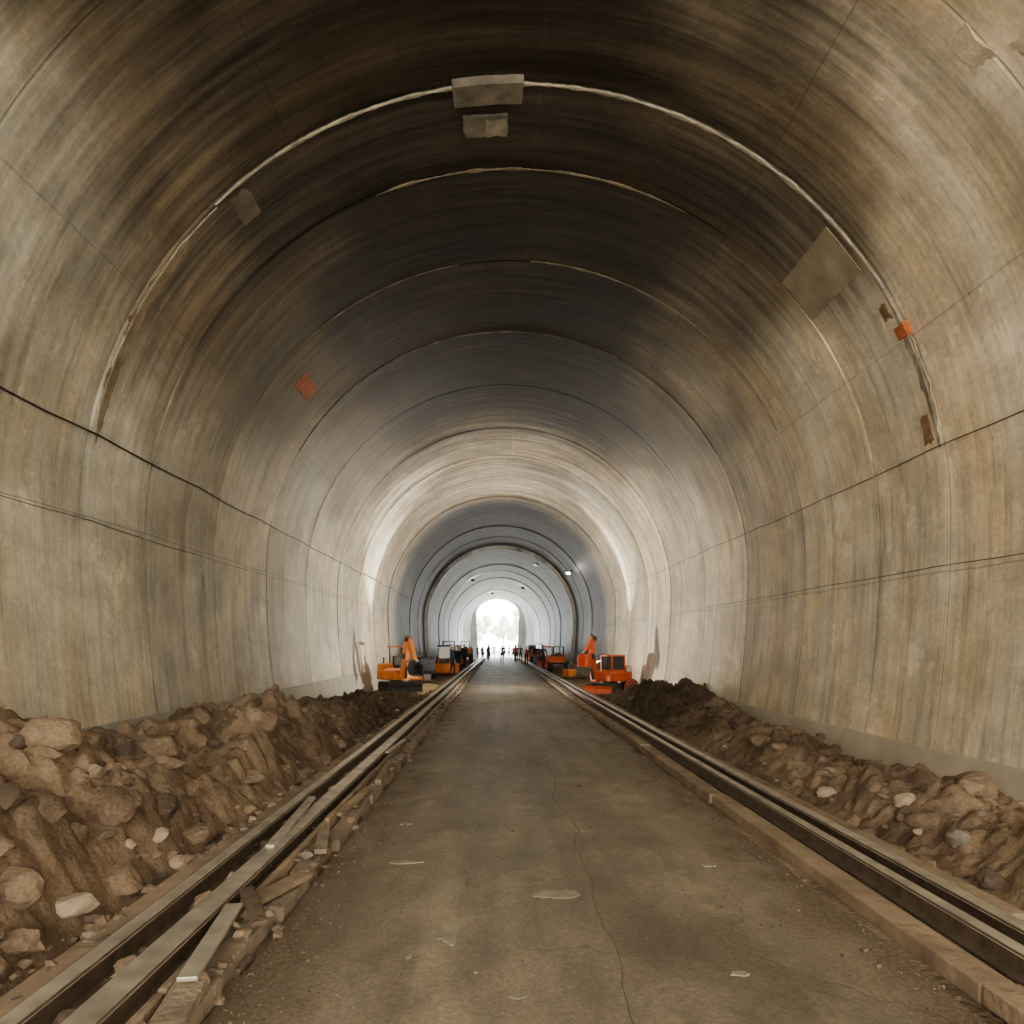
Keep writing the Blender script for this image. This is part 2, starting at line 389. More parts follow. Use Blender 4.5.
def road_mat():
    m,nt,b=new_mat('road_concrete'); N=nt.nodes;L=nt.links
    tc=N.new('ShaderNodeTexCoord')
    def nz(sc,det,mp=(1,1,1),dist=0):
        mpn=N.new('ShaderNodeMapping'); mpn.inputs['Scale'].default_value=mp; L.new(tc.outputs['Object'],mpn.inputs['Vector'])
        n=N.new('ShaderNodeTexNoise'); n.inputs['Scale'].default_value=sc; n.inputs['Detail'].default_value=det; n.inputs['Distortion'].default_value=dist
        L.new(mpn.outputs[0],n.inputs['Vector']); return n.outputs['Fac']
    a=nz(.8,8,(1,.5,1),.5); c=nz(3.5,8,(1,.6,1)); d=nz(40,4); tr=nz(1.6,5,(1.6,.08,1)); bl=nz(1.3,9,(1,.6,1),1.0)
    r=N.new('ShaderNodeValToRGB'); e=r.color_ramp.elements
    e[0].position=.3; e[0].color=(.160,.140,.106,1); e[1].position=.7; e[1].color=(.285,.246,.183,1)
    L.new(a,r.inputs['Fac'])
    f=mth(nt,'MULTIPLY',mapr(nt,c,.3,.7,.74,1.20),mapr(nt,d,.3,.7,.78,1.2)); f=mth(nt,'MULTIPLY',f,mapr(nt,tr,.3,.7,.78,1.18))
    f=mth(nt,'MULTIPLY',f,mapr(nt,bl,.55,.62,1,.84))
    spk=nz(90,2); f=mth(nt,'MULTIPLY',f,mapr(nt,spk,.66,.70,1,1.6))
    dust=nz(2.2,9,(1,.7,1),.8); f=mth(nt,'MULTIPLY',f,mapr(nt,dust,.56,.66,1,1.25))
    vo=N.new('ShaderNodeTexVoronoi'); vo.feature='DISTANCE_TO_EDGE'; vo.inputs['Scale'].default_value=.42
    ad=N.new('ShaderNodeVectorMath'); ad.operation='ADD'
    nn=N.new('ShaderNodeTexNoise'); nn.inputs['Scale'].default_value=2.5; nn.inputs['Detail'].default_value=6; L.new(tc.outputs['Object'],nn.inputs['Vector'])
    sc=N.new('ShaderNodeVectorMath'); sc.operation='SCALE'; sc.inputs['Scale'].default_value=.5; L.new(nn.outputs['Color'],sc.inputs[0])
    L.new(tc.outputs['Object'],ad.inputs[0]); L.new(sc.outputs[0],ad.inputs[1]); L.new(ad.outputs[0],vo.inputs['Vector'])
    cr=mapr(nt,vo.outputs['Distance'],.001,.004,.0,1.0)
    msk=mapr(nt,nz(.7,3),.50,.56,0,1)
    cr2=mth(nt,'MAXIMUM',cr,mth(nt,'SUBTRACT',1.0,msk))
    f=mth(nt,'MULTIPLY',f,mapr(nt,cr2,0,1,.68,1))
    so=N.new('ShaderNodeSeparateXYZ'); L.new(tc.outputs['Object'],so.inputs[0])
    ed=mth(nt,'ABSOLUTE',mth(nt,'SUBTRACT',so.outputs[0],.47))
    edn=mth(nt,'ADD',ed,mth(nt,'MULTIPLY',mth(nt,'SUBTRACT',c,.5),1.5)); edf=mapr(nt,edn,1.32,1.76,0,.85)
    mx=N.new('ShaderNodeVectorMath'); mx.operation='SCALE'; L.new(r.outputs['Color'],mx.inputs[0]); L.new(f,mx.inputs['Scale'])
    mm=N.new('ShaderNodeMix'); mm.data_type='RGBA'; L.new(edf,mm.inputs['Factor']); L.new(mx.outputs[0],mm.inputs['A'])
    s2=N.new('ShaderNodeVectorMath'); s2.operation='SCALE'; s2.inputs[0].default_value=(.14,.107,.075); L.new(mapr(nt,d,.3,.7,.5,1.4),s2.inputs['Scale'])
    L.new(s2.outputs[0],mm.inputs['B'])
    L.new(mm.outputs['Result'],b.inputs['Base Color'])
    L.new(mapr(nt,c,.3,.7,.5,.75),b.inputs['Roughness']); b.inputs['Specular IOR Level'].default_value=.3
    bp=N.new('ShaderNodeBump'); bp.inputs['Strength'].default_value=.45; bp.inputs['Distance'].default_value=.02
    L.new(mth(nt,'ADD',mth(nt,'MULTIPLY',d,.4),mth(nt,'ADD',c,mth(nt,'MULTIPLY',cr2,.3))),bp.inputs['Height']); L.new(bp.outputs['Normal'],b.inputs['Normal'])
    return m
RM=road_mat()
bm=bmesh.new(); pr=None
for k in range(0,541):
    y=-7+k*.2
    eL=-1.36+.05*noise.noise(Vector((y*1.3,0,0)))+.03*noise.noise(Vector((y*5,0,0))); eR=2.30+.05*noise.noise(Vector((y*1.1,7,0)))
    row=[bm.verts.new(p) for p in ((eL-.03,y,-.01),(eL,y,.03),(eL*.5,y,.036),(.45,y,.04),(eR*.6,y,.036),(eR,y,.03),(eR+.03,y,-.01))]
    if pr:
        for j in range(6): bm.faces.new((pr[j],pr[j+1],row[j+1],row[j]))
    pr=row
bmesh.ops.recalc_face_normals(bm,faces=bm.faces)
me=bpy.data.meshes.new('road'); bm.to_mesh(me); bm.free(); me.materials.append(RM); link(bpy.data.objects.new('road',me))

palef=simple('worn_and_lit_concrete',(.29,.26,.20,1),.8,var=.25,scale=9)
def blob(name,x,y,rx,ry,m,z=.041,h=.002,seed=0,jag=.6):
    bm=bmesh.new(); c=bm.verts.new((x,y,z+h)); ring=[];low=[]
    for i in range(40):
        a=i/40*2*math.pi; r=1+jag*noise.noise(Vector((math.cos(a)*1.5,math.sin(a)*1.5,seed)))+jag*.5*noise.noise(Vector((math.cos(a)*5,math.sin(a)*5,seed)))
        ring.append(bm.verts.new((x+rx*r*math.cos(a)*.9,y+ry*r*math.sin(a)*.9,z+h*.8))); low.append(bm.verts.new((x+rx*r*math.cos(a),y+ry*r*math.sin(a),z-.012)))
    for i in range(40):
        j=(i+1)%40; bm.faces.new((c,ring[i],ring[j])); bm.faces.new((ring[i],low[i],low[j],ring[j]))
    me=bpy.data.meshes.new(name); bm.to_mesh(me); bm.free(); me.materials.append(m); return link(bpy.data.objects.new(name,me))
blob('lit_floor_patch',.44,4.94,.18,.09,palef,seed=1)
blob('lit_floor_patch',-.74,5.67,.13,.04,palef,seed=2)
blob('lit_floor_patch',-.29,4.34,.07,.16,palef,seed=3,jag=1.0)
blob('lit_floor_patch',-.3,22.9,.55,1.5,palef,seed=4)  # far patch: lit floor painted as paler concrete
for (x,y,a,b_,s) in ((1.3,3.75,.05,.03,31),(.1,3.5,.04,.02,32),(-.9,6.9,.06,.05,33),(1.7,5.6,.05,.04,34),(.2,8.2,.07,.06,35),(-.5,3.95,.02,.02,36),(1.5,8.8,.08,.06,37)):
    blob('lit_floor_patch',x,y,a,b_,palef,seed=s)
bm=bmesh.new(); pr=None
for i in range(120):
    y=11.5-i*.07; x=.75+.12*noise.noise(Vector((y*.8,0,1)))+.04*noise.noise(Vector((y*4,0,2)))+(11.5-y)*-.01
    w=.003+.004*abs(noise.noise(Vector((y*2,5,5))))
    row=[bm.verts.new((x-w,y,.0405)),bm.verts.new((x,y,.0415)),bm.verts.new((x+w,y,.0405))]
    if pr: bm.faces.new((pr[0],pr[1],row[1],row[0])); bm.faces.new((pr[1],pr[2],row[2],row[1]))
    pr=row
me=bpy.data.meshes.new('road_crack_filler'); bm.to_mesh(me); bm.free(); me.materials.append(simple('crack_dark',(.10,.085,.065,1),.9)); link(bpy.data.objects.new('road_crack_filler',me))

# ------------------------------------------------------------------ rails
steel=simple('rail_steel',(.46,.43,.37,1),.36,.45,var=.35,scale=5,bump=.1)
steelr=simple('rail_rusty_web',(.11,.08,.055,1),.7,.1,var=.4,scale=8)
wood=simple('timber_weathered',(.27,.205,.14,1),.85,var=.4,scale=3,bump=.5,bscale=12)
wood2=simple('timber_dark',(.11,.082,.058,1),.9,var=.4,scale=4,bump=.5)
sill=simple('sill_concrete',(.24,.195,.145,1),.85,var=.35,scale=5,bump=.5)
def rail(b,x,y0,y1,z0=.05,h=.15,w=.075,base=.13):
    P=[(-base/2,0),(base/2,0),(base/2,.015),(.012,.03),(.012,h-.04),(w/2,h-.028),(w/2,h-.006),(w/2-.01,h),(-w/2+.01,h),(-w/2,h-.006),(-w/2,h-.028),(-.012,h-.04),(-.012,.03),(-base/2,.015)]
    b.prism([(x+p[0],z0+p[1]) for p in P],y0,y1,steelr)
    b.prism([(x-w/2-.002,z0+h-.02),(x-w/2+.008,z0+h+.004),(x+w/2-.008,z0+h+.004),(x+w/2+.002,z0+h-.02)],y0,y1,steel)
def beam(b,x,y0,y1,w,h,m,z0=0.0,L=3.2,jx=.02,gap=.02,rz=.006):
    y=y0
    while y<y1:
        l=L*random.uniform(.8,1.2)
        b.box((x+random.uniform(-jx,jx),y+l/2,z0+h/2+random.uniform(-.012,.012)),(w,l-gap,h),m,rot=(random.uniform(-.003,.003),0,random.uniform(-rz,rz)),bev=.012)
        y+=l
random.seed(3)
b=B()
rail(b,-2.04,-3,92,.05,.18,.10); rail(b,-1.74,-3,92,.05,.18,.15,.17)
beam(b,-2.2,-3,60,.13,.19,wood); beam(b,-1.47,-3,60,.15,.11,sill,jx=.025,L=.8,gap=.08,rz=.05)
beam(b,-1.60,-3,60,.05,.17,wood,jx=.01)
for i in range(110): b.box((-1.85+random.uniform(-.03,.03),-2.5+i*.8,.015),(.95,.2,.07),wood2,rot=(0,0,random.uniform(-.05,.05)),bev=.01)
b.obj('rail_track')
b=B()
rail(b,2.76,-3,92,.05,.15,.085); rail(b,3.0,-3,92,.05,.15,.10)
beam(b,2.52,-3,70,.19,.11,wood,jx=.005,L=4); beam(b,3.17,-3,70,.12,.16,wood,jx=.005,L=4)
for i in range(110): b.box((2.9+random.uniform(-.03,.03),-2.5+i*.8,.012),(.6,.2,.06),wood2,rot=(0,0,random.uniform(-.04,.04)),bev=.01)
b.obj('rail_track')
b=B()
for (x,y,z,l,w,h,rz,rx,m) in [(-1.54,3.8,.21,.9,.10,.025,.12,.03,steel),(-1.48,4.75,.15,.7,.12,.04,-.25,-.05,wood),(-1.44,3.1,.15,.6,.15,.05,.15,0,sill),(-1.50,4.3,.2,.5,.09,.03,.5,.1,wood2),
    (-1.80,6.2,.26,1.6,.07,.03,.06,.02,steel),(-1.50,7.4,.16,1.1,.08,.04,-.1,.04,wood),(-1.48,9.2,.15,1.5,.08,.05,.06,0,wood),(-1.58,11,.22,1.4,.06,.03,-.05,0,steel),(-1.47,5.9,.16,.7,.10,.04,.2,0,sill)]:
    b.box((x,y,z),(w,l,h),m,rot=(rx,0,rz),bev=.006)
b.obj('loose_planks')

# ------------------------------------------------------------------ dirt mounds
def fb(x,y,s,seed): return noise.fractal(Vector((x*s,y*s,seed)),1.0,2.0,5)
def clod(x,y,s,seed):
    wx=x+.16*noise.noise(Vector((x*2.5,y*2.5,seed))); wy=y+.16*noise.noise(Vector((x*2.5,y*2.5,seed+7)))
    d,_=noise.voronoi(Vector((wx*s,wy*s,seed))); return d[0],d[1]-d[0]
def clodh(x,y,s,seed):
    d,e=clod(x,y,s,seed)
    return min(1,e*2.6)**.6*(1-.6*d)-.45
def hL(x,y):
    u=(-2.29-x)/(2.75)
    if u<0: return -.05
    env=sst(0,.24+.18*noise.noise(Vector((y*.7,2,2))),u)
    amp=.60*(1-sst(6,20,y))+.32
    if y>18: amp*=1-sst(20,25.5,y)
    bumps=.45+.95*noise.noise(Vector((x*.75,y*.45,4.2)))+.3*noise.noise(Vector((x*2.0,y*1.1,1)))
    h=amp*env*(1-.12*sst(.65,1,u))*max(.12,(.5+.75*bumps))
    m=.5+noise.noise(Vector((x*.9,y*.6,33.3)))
    h+=env*.32*clodh(x,y,1.6,1)*max(.15,m); h+=.19*clodh(x,y,3.4,5)*env*max(.3,1.1-m); h+=.06*clodh(x,y,8,9)*sst(0,.1,u)
    h+=.10*fb(x,y,1.8,8)*env+.03*fb(x,y,8,2)*sst(0,.1,u)
    return h*(1-sst(23.5,25.5,y))+.04-.08*sst(24.5,25.5,y)
def hR(x,y):
    u=(x-3.28)/(2.1)
    if u<0: return -.05
    env=sst(0,.32+.2*noise.noise(Vector((y*.8,5,2))),u)*(1-.8*sst(.65,1,u))
    amp=.36+.42*math.exp(-((y-17.5)/3.5)**2)
    amp*=1-sst(21,25,y)
    bumps=.5+1.0*noise.noise(Vector((x*.7,y*.5,14.2)))+.25*noise.noise(Vector((x*2.2,y*1.4,11)))
    h=amp*env*max(.12,.5+.85*bumps)
    m=.5+noise.noise(Vector((x*.9,y*.6,53.3)))
    h+=env*.26*clodh(x,y,1.7,11)*max(.1,m); h+=.15*clodh(x,y,4.0,15)*sst(0,.2,u)*max(.25,1.1-m)+.05*clodh(x,y,9,19)*sst(0,.1,u)
    h+=.08*fb(x,y,2.0,18)*env+.03*fb(x,y,8,12)*sst(0,.1,u)
    return h*(1-sst(23.5,25.5,y))+.04-.08*sst(24.5,25.5,y)
def dirt_mat(name,c0,c1,bump=.7,far=True):
    m,nt,b=new_mat(name); N=nt.nodes;L=nt.links
    tc=N.new('ShaderNodeTexCoord')
    def nz(sc,det,off=0):
        mp=N.new('ShaderNodeMapping'); mp.inputs['Location'].default_value=(off,off,off); L.new(tc.outputs['Object'],mp.inputs['Vector'])
        n=N.new('ShaderNodeTexNoise'); n.inputs['Scale'].default_value=sc; n.inputs['Detail'].default_value=det; L.new(mp.outputs[0],n.inputs['Vector']); return n.outputs['Fac']
    a=nz(.9,7); c=nz(6,8,4); d=nz(38,5,9)
    r=N.new('ShaderNodeValToRGB'); e=r.color_ramp.elements
    e[0].position=.38; e[0].color=c0; e[1].position=.60; e[1].color=c1
    L.new(mth(nt,'ADD',mth(nt,'MULTIPLY',a,.65),mth(nt,'MULTIPLY',c,.35)),r.inputs['Fac'])
    sp=N.new('ShaderNodeSeparateXYZ'); L.new(tc.outputs['Object'],sp.inputs[0])
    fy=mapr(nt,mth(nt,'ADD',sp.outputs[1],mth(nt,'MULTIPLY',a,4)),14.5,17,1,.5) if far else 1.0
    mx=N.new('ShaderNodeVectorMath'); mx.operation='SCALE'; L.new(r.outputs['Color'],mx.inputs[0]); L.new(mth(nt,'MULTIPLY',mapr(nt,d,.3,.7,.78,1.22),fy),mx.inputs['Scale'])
    L.new(mx.outputs[0],b.inputs['Base Color']); b.inputs['Roughness'].default_value=.95; b.inputs['Specular IOR Level'].default_value=.15
    bp=N.new('ShaderNodeBump'); bp.inputs['Strength'].default_value=bump; bp.inputs['Distance'].default_value=.04
    L.new(mth(nt,'ADD',c,mth(nt,'MULTIPLY',d,.4)),bp.inputs['Height']); L.new(bp.outputs['Normal'],b.inputs['Normal'])
    return m
DM=dirt_mat('excavated_soil',(.085,.060,.041,1),(.275,.205,.14,1))
def mound(name,x0,x1,y0,y1,fn,st=.034):
    nx=int((x1-x0)/st); ny=int((y1-y0)/st)
    vs=[];fs=[]
    for j in range(ny+1):
        y=y0+(y1-y0)*j/ny
        for i in range(nx+1):
            x=x0+(x1-x0)*i/nx; vs.append((x,y,fn(x,y)))
    for j in range(ny):
        for i in range(nx):
            a=j*(nx+1)+i; fs.append((a,a+1,a+nx+2,a+nx+1))
    me=bpy.data.meshes.new(name); me.from_pydata(vs,[],fs); me.materials.append(DM)
    for p in me.polygons: p.use_smooth=True
    return link(bpy.data.objects.new(name,me))
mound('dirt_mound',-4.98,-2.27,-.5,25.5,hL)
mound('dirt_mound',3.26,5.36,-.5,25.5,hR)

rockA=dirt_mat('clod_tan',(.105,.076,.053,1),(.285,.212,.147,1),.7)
rockB=simple('rock_pale',(.38,.305,.225,1),.9,var=.25,scale=5,bump=.3,bscale=14)
rockC=simple('rock_grey',(.19,.168,.138,1),.85,var=.3,scale=6,bump=.3)
rockD=simple('rock_dark_soil',(.09,.066,.047,1),.95,var=.35,scale=6,bump=.4)
def rock(b,c,s,m,flat=.7,n=13,sm=.12):
    vs=[]
    rz=random.uniform(0,6.28); st=(random.uniform(.85,1.3),random.uniform(.7,1.1),flat*random.uniform(.75,1.1))
    ph=random.random()*6.28; tl=Matrix.Rotation(random.uniform(-.5,.5),3,'X')
    for i in range(n):
        zz=1-2*(i+.5)/n; rr=math.sqrt(1-zz*zz); a=i*2.39996+ph
        v=Vector((rr*math.cos(a),rr*math.sin(a),zz))+Vector((random.uniform(-.3,.3),random.uniform(-.3,.3),random.uniform(-.25,.25)))
        v=v.normalized()*random.uniform(.74,1)
        v=Vector((v.x*st[0],v.y*st[1],v.z*st[2])); v=tl@v; v.rotate(Matrix.Rotation(rz,3,'Z'))
        vs.append(b.bm.verts.new(Vector(c)+v*s))
    r=bmesh.ops.convex_hull(b.bm,input=vs)
    keep=[g for g in r['geom'] if isinstance(g,bmesh.types.BMFace)]
    dead=[g for g in r['geom_interior'] if isinstance(g,bmesh.types.BMVert)]
    if dead: bmesh.ops.delete(b.bm,geom=dead,context='VERTS')
    i=b.mi(m)
    keep=[f for f in keep if f.is_valid]
    for f in keep: f.material_index=i
    if s>.07:
        hv={v for f in keep for v in f.verts}
        es=list({e for f in keep for e in f.edges})
        r2=bmesh.ops.subdivide_edges(b.bm,edges=es,cuts=3 if s>.15 else 2,use_grid_fill=True,smooth=sm)
        nv={g for g in r2['geom'] if isinstance(g,bmesh.types.BMVert)}|{v for v in hv if v.is_valid}
        C=Vector(c)
        for v in nv:
            d=v.co-C
            v.co=C+d*(1+.14*noise.noise(v.co*(1.6/s)+Vector((s*50,0,0)))+.08*noise.noise(v.co*(4/s)))
        for v in nv:
            for f in v.link_faces: f.material_index=i
random.seed(21)
b=B()
def pick(): return random.choices([rockA,rockB,rockC,rockD],[.60,.05,.06,.29])[0]
for i in range(900):
    y=2.2+22*random.random()**1.6; x=-2.30-2.4*random.random()**1.1
    s=random.choices([random.uniform(.02,.05),random.uniform(.05,.10),random.uniform(.10,.17)],[.54,.34,.12 if y<14 else .03])[0]
    rock(b,(x,y,hL(x,y)+s*.05),s,pick())
for (x,y,s,m) in [(-2.48,3.35,.15,rockA),(-2.9,4.4,.22,rockA),(-2.75,5.0,.22,rockA),(-3.3,5.2,.26,rockA),(-3.0,6.2,.24,rockA),(-2.5,4.1,.14,rockB),(-3.7,6.6,.26,rockD),
    (-2.5,6.0,.12,rockA),(-3.4,7.7,.24,rockA),(-4.1,7.9,.22,rockA),(-2.9,8.6,.24,rockA),(-2.6,3.8,.2,rockA),(-2.42,5.3,.10,rockB),(-3.4,9.9,.26,rockA),(-3.1,3.9,.26,rockA),(-2.45,6.9,.12,rockA),(-4.2,10.0,.24,rockA),(-3.9,12.5,.2,rockC),(-2.8,11,.2,rockA),(-4.3,9.0,.2,rockA),(-2.5,4.65,.18,rockA),(-2.42,7.8,.13,rockA),(-2.7,5.6,.2,rockD),(-2.45,8.9,.14,rockA),(-2.5,5.8,.16,rockA)]:
    rock(b,(x,y,hL(x,y)+s*.06),s,m,flat=.75,n=18,sm=.18)
for i in range(760):
    y=2.0+24*random.random()**1.8; x=random.choice([random.gauss(-1.42,.07),random.uniform(-1.97,-1.83),random.uniform(-2.3,-1.4),random.gauss(-2.27,.06)])
    s=random.choice([.012,.02,.03,.045]) if x>-1.6 else random.choice([.025,.04,.06])
    rock(b,(x,y,(.04 if x>-1.38 else .10 if -2.0<x<-1.8 else .18 if x<-2.1 else .12)+s*.2),s,pick(),n=9)
for (x,y,s,m) in [(-1.50,3.45,.10,rockA),(-1.5,4.3,.08,rockA),(-1.5,5.5,.07,rockC),(-1.46,4.0,.06,rockA),(-1.88,4.5,.09,rockA),(-1.9,3.6,.08,rockA),(-1.9,5.8,.09,rockD),(-1.89,6.8,.08,rockA),(-1.88,3.1,.09,rockD)]:
    rock(b,(x,y,.15),s,m,n=15)
b.obj('rock_rubble')
b=B()
for i in range(700):
    y=2.5+22*random.random()**1.5; x=3.32+1.85*random.random()
    s=random.choices([random.uniform(.02,.04),random.uniform(.04,.09),random.uniform(.09,.15)],[.57,.33,.10])[0]
    rock(b,(x,y,hR(x,y)+s*.05),s,pick())
for (x,y,s,m) in [(3.75,6.4,.14,rockB),(4.3,6.3,.24,rockA),(4.8,6.9,.2,rockA),(4.2,5.2,.24,rockA),(3.6,7.6,.11,rockB),(4.1,8.6,.22,rockA),(3.8,10.2,.2,rockA),(4.3,11.8,.22,rockA),(3.7,5.6,.12,rockC),(4.4,14,.22,rockA),(4.85,9.0,.18,rockA)]:
    rock(b,(x,y,hR(x,y)+s*.06),s,m,flat=.75,n=18,sm=.18)
b.obj('rock_rubble')
b=B()
for i in range(2600):
    y=2.4+20*random.random()**1.8
    x=random.choice([-1.36+abs(random.gauss(0,.2)),-1.36+abs(random.gauss(0,.16)),2.3-abs(random.gauss(0,.18)),random.uniform(-1.3,2.2) if random.random()<.6 else 2.3-abs(random.gauss(0,.12))])
    s=random.uniform(.004,.012)*(2.0 if random.random()<.1 else 1)
    rock(b,(x,y,.037+s*.3),s,random.choice([rockA,rockD,rockD,rockC]),n=7)
b.obj('road_gravel')

# ------------------------------------------------------------------ machines
org=simple('machine_orange',(.72,.21,.03,1),.45,var=.2,scale=3,bump=.03)
red=simple('machine_red_orange',(.70,.12,.03,1),.45,var=.2,scale=3,bump=.03)
blk=simple('rubber_black',(.015,.015,.016,1),.7,var=.3,bump=.1)
dgr=simple('dark_steel',(.06,.06,.065,1),.5,.5,var=.3)
whi=simple('white_paint',(.7,.7,.68,1),.5,var=.05,bump=0)
cyls=simple('chrome_rod',(.6,.6,.6,1),.2,1,var=.05,bump=0)
glass,ntg,bg=new_mat('cab_glass'); bg.inputs['Base Color'].default_value=(.04,.06,.07,1); bg.inputs['Roughness'].default_value=.08
grey=simple('grey_paint',(.22,.24,.26,1),.5,var=.15,bump=.03)
def tracks(b,L=1.5,W=1.15,hh=.36,wd=.26):
    for s in (-1,1):
        y=s*(W/2-wd/2); r=hh/2; n=12; pts=[]
        for i in range(n+1):
            a=-math.pi/2+math.pi*i/n; pts.append((L/2-r+r*math.cos(a),r+r*math.sin(a)))
        for i in range(n+1):
            a=math.pi/2+math.pi*i/n; pts.append((-L/2+r+r*math.cos(a),r+r*math.sin(a)))
        b.prism(pts,y-wd/2,y+wd/2,blk)
        for i in range(14):
            x=-L/2+r+(L-2*r)*i/13
            for z in (0.012,hh): b.box((x,y,z),(.04,wd+.01,.03),dgr)
        for x in (-L/2+r,L/2-r): b.cyl((x,y-wd/2-.02,r),(x,y+wd/2+.02,r),r*.62,dgr)
        for k in range(3):
            x=-L/4+L/4*k; b.cyl((x,y-wd/2-.015,.11),(x,y+wd/2+.015,.11),.07,dgr)
def beamseg(b,p0,p1,w,h0,h1,m):
    p0=Vector(p0);p1=Vector(p1);d=(p1-p0); n=Vector((-d.z,0,d.x)).normalized()
    pts=[p0+n*h0/2,p1+n*h1/2,p1-n*h1/2,p0-n*h0/2]
    b.prism([(p.x,p.z) for p in pts],p0.y-w/2,p0.y+w/2,m)
def bucket(b,x,z,m,w=.5,s=1,ang=0):
    P=[(0,0),(.05,-.28),(.22,-.42),(.42,-.36),(.44,-.32),(.24,-.36),(.10,-.25),(.06,0)]
    ca,sa=math.cos(ang),math.sin(ang)
    f=lambda p:(x+s*(p[0]*ca-p[1]*sa),z+s*(p[0]*sa+p[1]*ca))
    b.prism([f(p) for p in P],-w/2,w/2,m)
    for yy in (-w/2,w/2-.02):
        b.prism([f(p) for p in ((0,0),(.05,-.28),(.22,-.42),(.42,-.36),(.3,-.05))],yy,yy+.02,m)
    for k in range(4):
        q=f((.42,-.36)); q2=f((.52,-.33)); yy=-w/2+.05+k*(w-.1)/3
        b.cyl((q[0],yy,q[1]),(q2[0],yy,q2[1]),.025,dgr,r2=.008,seg=6)
def excavator(name,loc,rz,m,pose,cab=True,scale=1.0,swing=0.0):
    b=B(); tracks(b)
    b.box((0,0,.28),(.9,.6,.2),dgr,bev=.02)
    b.prism([(.86,.04),(.92,.04),(.86,.2),(.92,.32),(.86,.32),(.80,.2)],-.55,.55,dgr if not cab else m)
    b.box((.7,.3,.2),(.3,.08,.1),dgr); b.box((.7,-.3,.2),(.3,.08,.1),dgr)
    b.bm.verts.ensure_lookup_table(); NU=len(b.bm.verts)
    b.cyl((0,0,.36),(0,0,.45),.32,dgr,seg=24)
    b.box((-.12,0,.62),(1.15,1.05,.34),m,bev=.05)
    b.box((-.52,0,.86),(.42,1.0,.34),m,bev=.08)
    b.box((-.74,0,.7),(.06,.7,.2),dgr,bev=.01)
    for k in range(5): b.box((-.45+.0,.505,.80+k*.04),(.25,.012,.015),blk)
    b.cyl((-.55,-.3,1.0),(-.55,-.3,1.25),.03,dgr)
    if cab:
        cx,cy=.02,.22
        b.box((cx,cy,1.05),(.62,.5,.60),glass,bev=.02)
        b.box((cx,cy,1.38),(.70,.58,.06),m,bev=.02)
        b.box((cx,cy,.82),(.66,.54,.10),m,bev=.02)
        for sx in (-.32,.32):
            for sy in (-.26,.26): b.box((cx+sx,cy+sy,1.08),(.045,.045,.58),m)
        b.box((cx,cy-.26,1.05),(.03,.03,.56),m)
        b.box((cx-.5,cy+.33,.9),(.3,.02,.18),whi)
    else:
        b.box((-.1,.1,.92),(.36,.4,.12),blk,bev=.03); b.box((-.26,.1,1.12),(.1,.4,.36),blk,bev=.03)
        b.box((.28,.1,.95),(.12,.3,.3),dgr,bev=.02)
        b.cyl((.3,0,1.08),(.26,0,1.25),.012,dgr); b.cyl((.3,.2,1.08),(.26,.2,1.25),.012,dgr)
        for sx in (-.4,.3):
            for sy in (-.14,.42): b.cyl((sx,sy,.8),(sx,sy,1.62),.022,dgr,seg=8)
        b.box((-.05,.14,1.64),(.85,.7,.05),m,bev=.02)
    y=-.18
    b.box((.5,y,.62),(.22,.3,.36),m,bev=.03)
    A=Vector((.52,0,.68)); Bp,C,D=[Vector((p[0],0,p[1])) for p in pose]
    off=Vector((0,y,0))
    beamseg(b,A+off,Bp+off,.18,.18,.24,m); beamseg(b,Bp+off,C+off,.18,.24,.16,m); beamseg(b,C+off,D+off,.15,.22,.13,m)
    for p,r in ((A,.09),(Bp,.11),(C,.09),(D,.06)): b.cyl(p+off+Vector((0,-.11,0)),p+off+Vector((0,.11,0)),r,dgr)
    q=A.lerp(Bp,.8)+Vector((.14,0,-.02)); s=Vector((.62,0,.52))
    b.cyl(s+off,s.lerp(q,.6)+off,.045,dgr); b.cyl(s.lerp(q,.5)+off,q+off,.025,cyls)
    q1=Bp.lerp(C,.3)+Vector((-.05,0,.14)); q2=C+Vector((-.02,0,.16))
    b.cyl(q1+off,q1.lerp(q2,.6)+off,.04,dgr); b.cyl(q1.lerp(q2,.5)+off,q2+off,.022,cyls)
    b.bm.verts.ensure_lookup_table(); n0=len(b.bm.verts)
    bucket(b,D.x-.05,D.z,m if cab else dgr,w=.45,ang=-.5)
    b.bm.verts.ensure_lookup_table()
    for v in list(b.bm.verts)[n0:]: v.co.y+=y
    Rm=Matrix.Rotation(swing,3,'Z')
    for v in list(b.bm.verts)[NU:]: v.co=Rm@v.co
    return b.obj(name,loc,rz,scale)
excavator('mini_excavator',(-3.75,26.9,0),-1.1,org,[(.62,1.3),(.80,1.9),(1.15,1.15)],cab=False,scale=1.06,swing=.3)
excavator('mini_excavator',(4.15,26.0,0),-2.2,red,[(.72,1.35),(.62,2.0),(1.0,1.5)],cab=True,scale=1.02,swing=-.3)

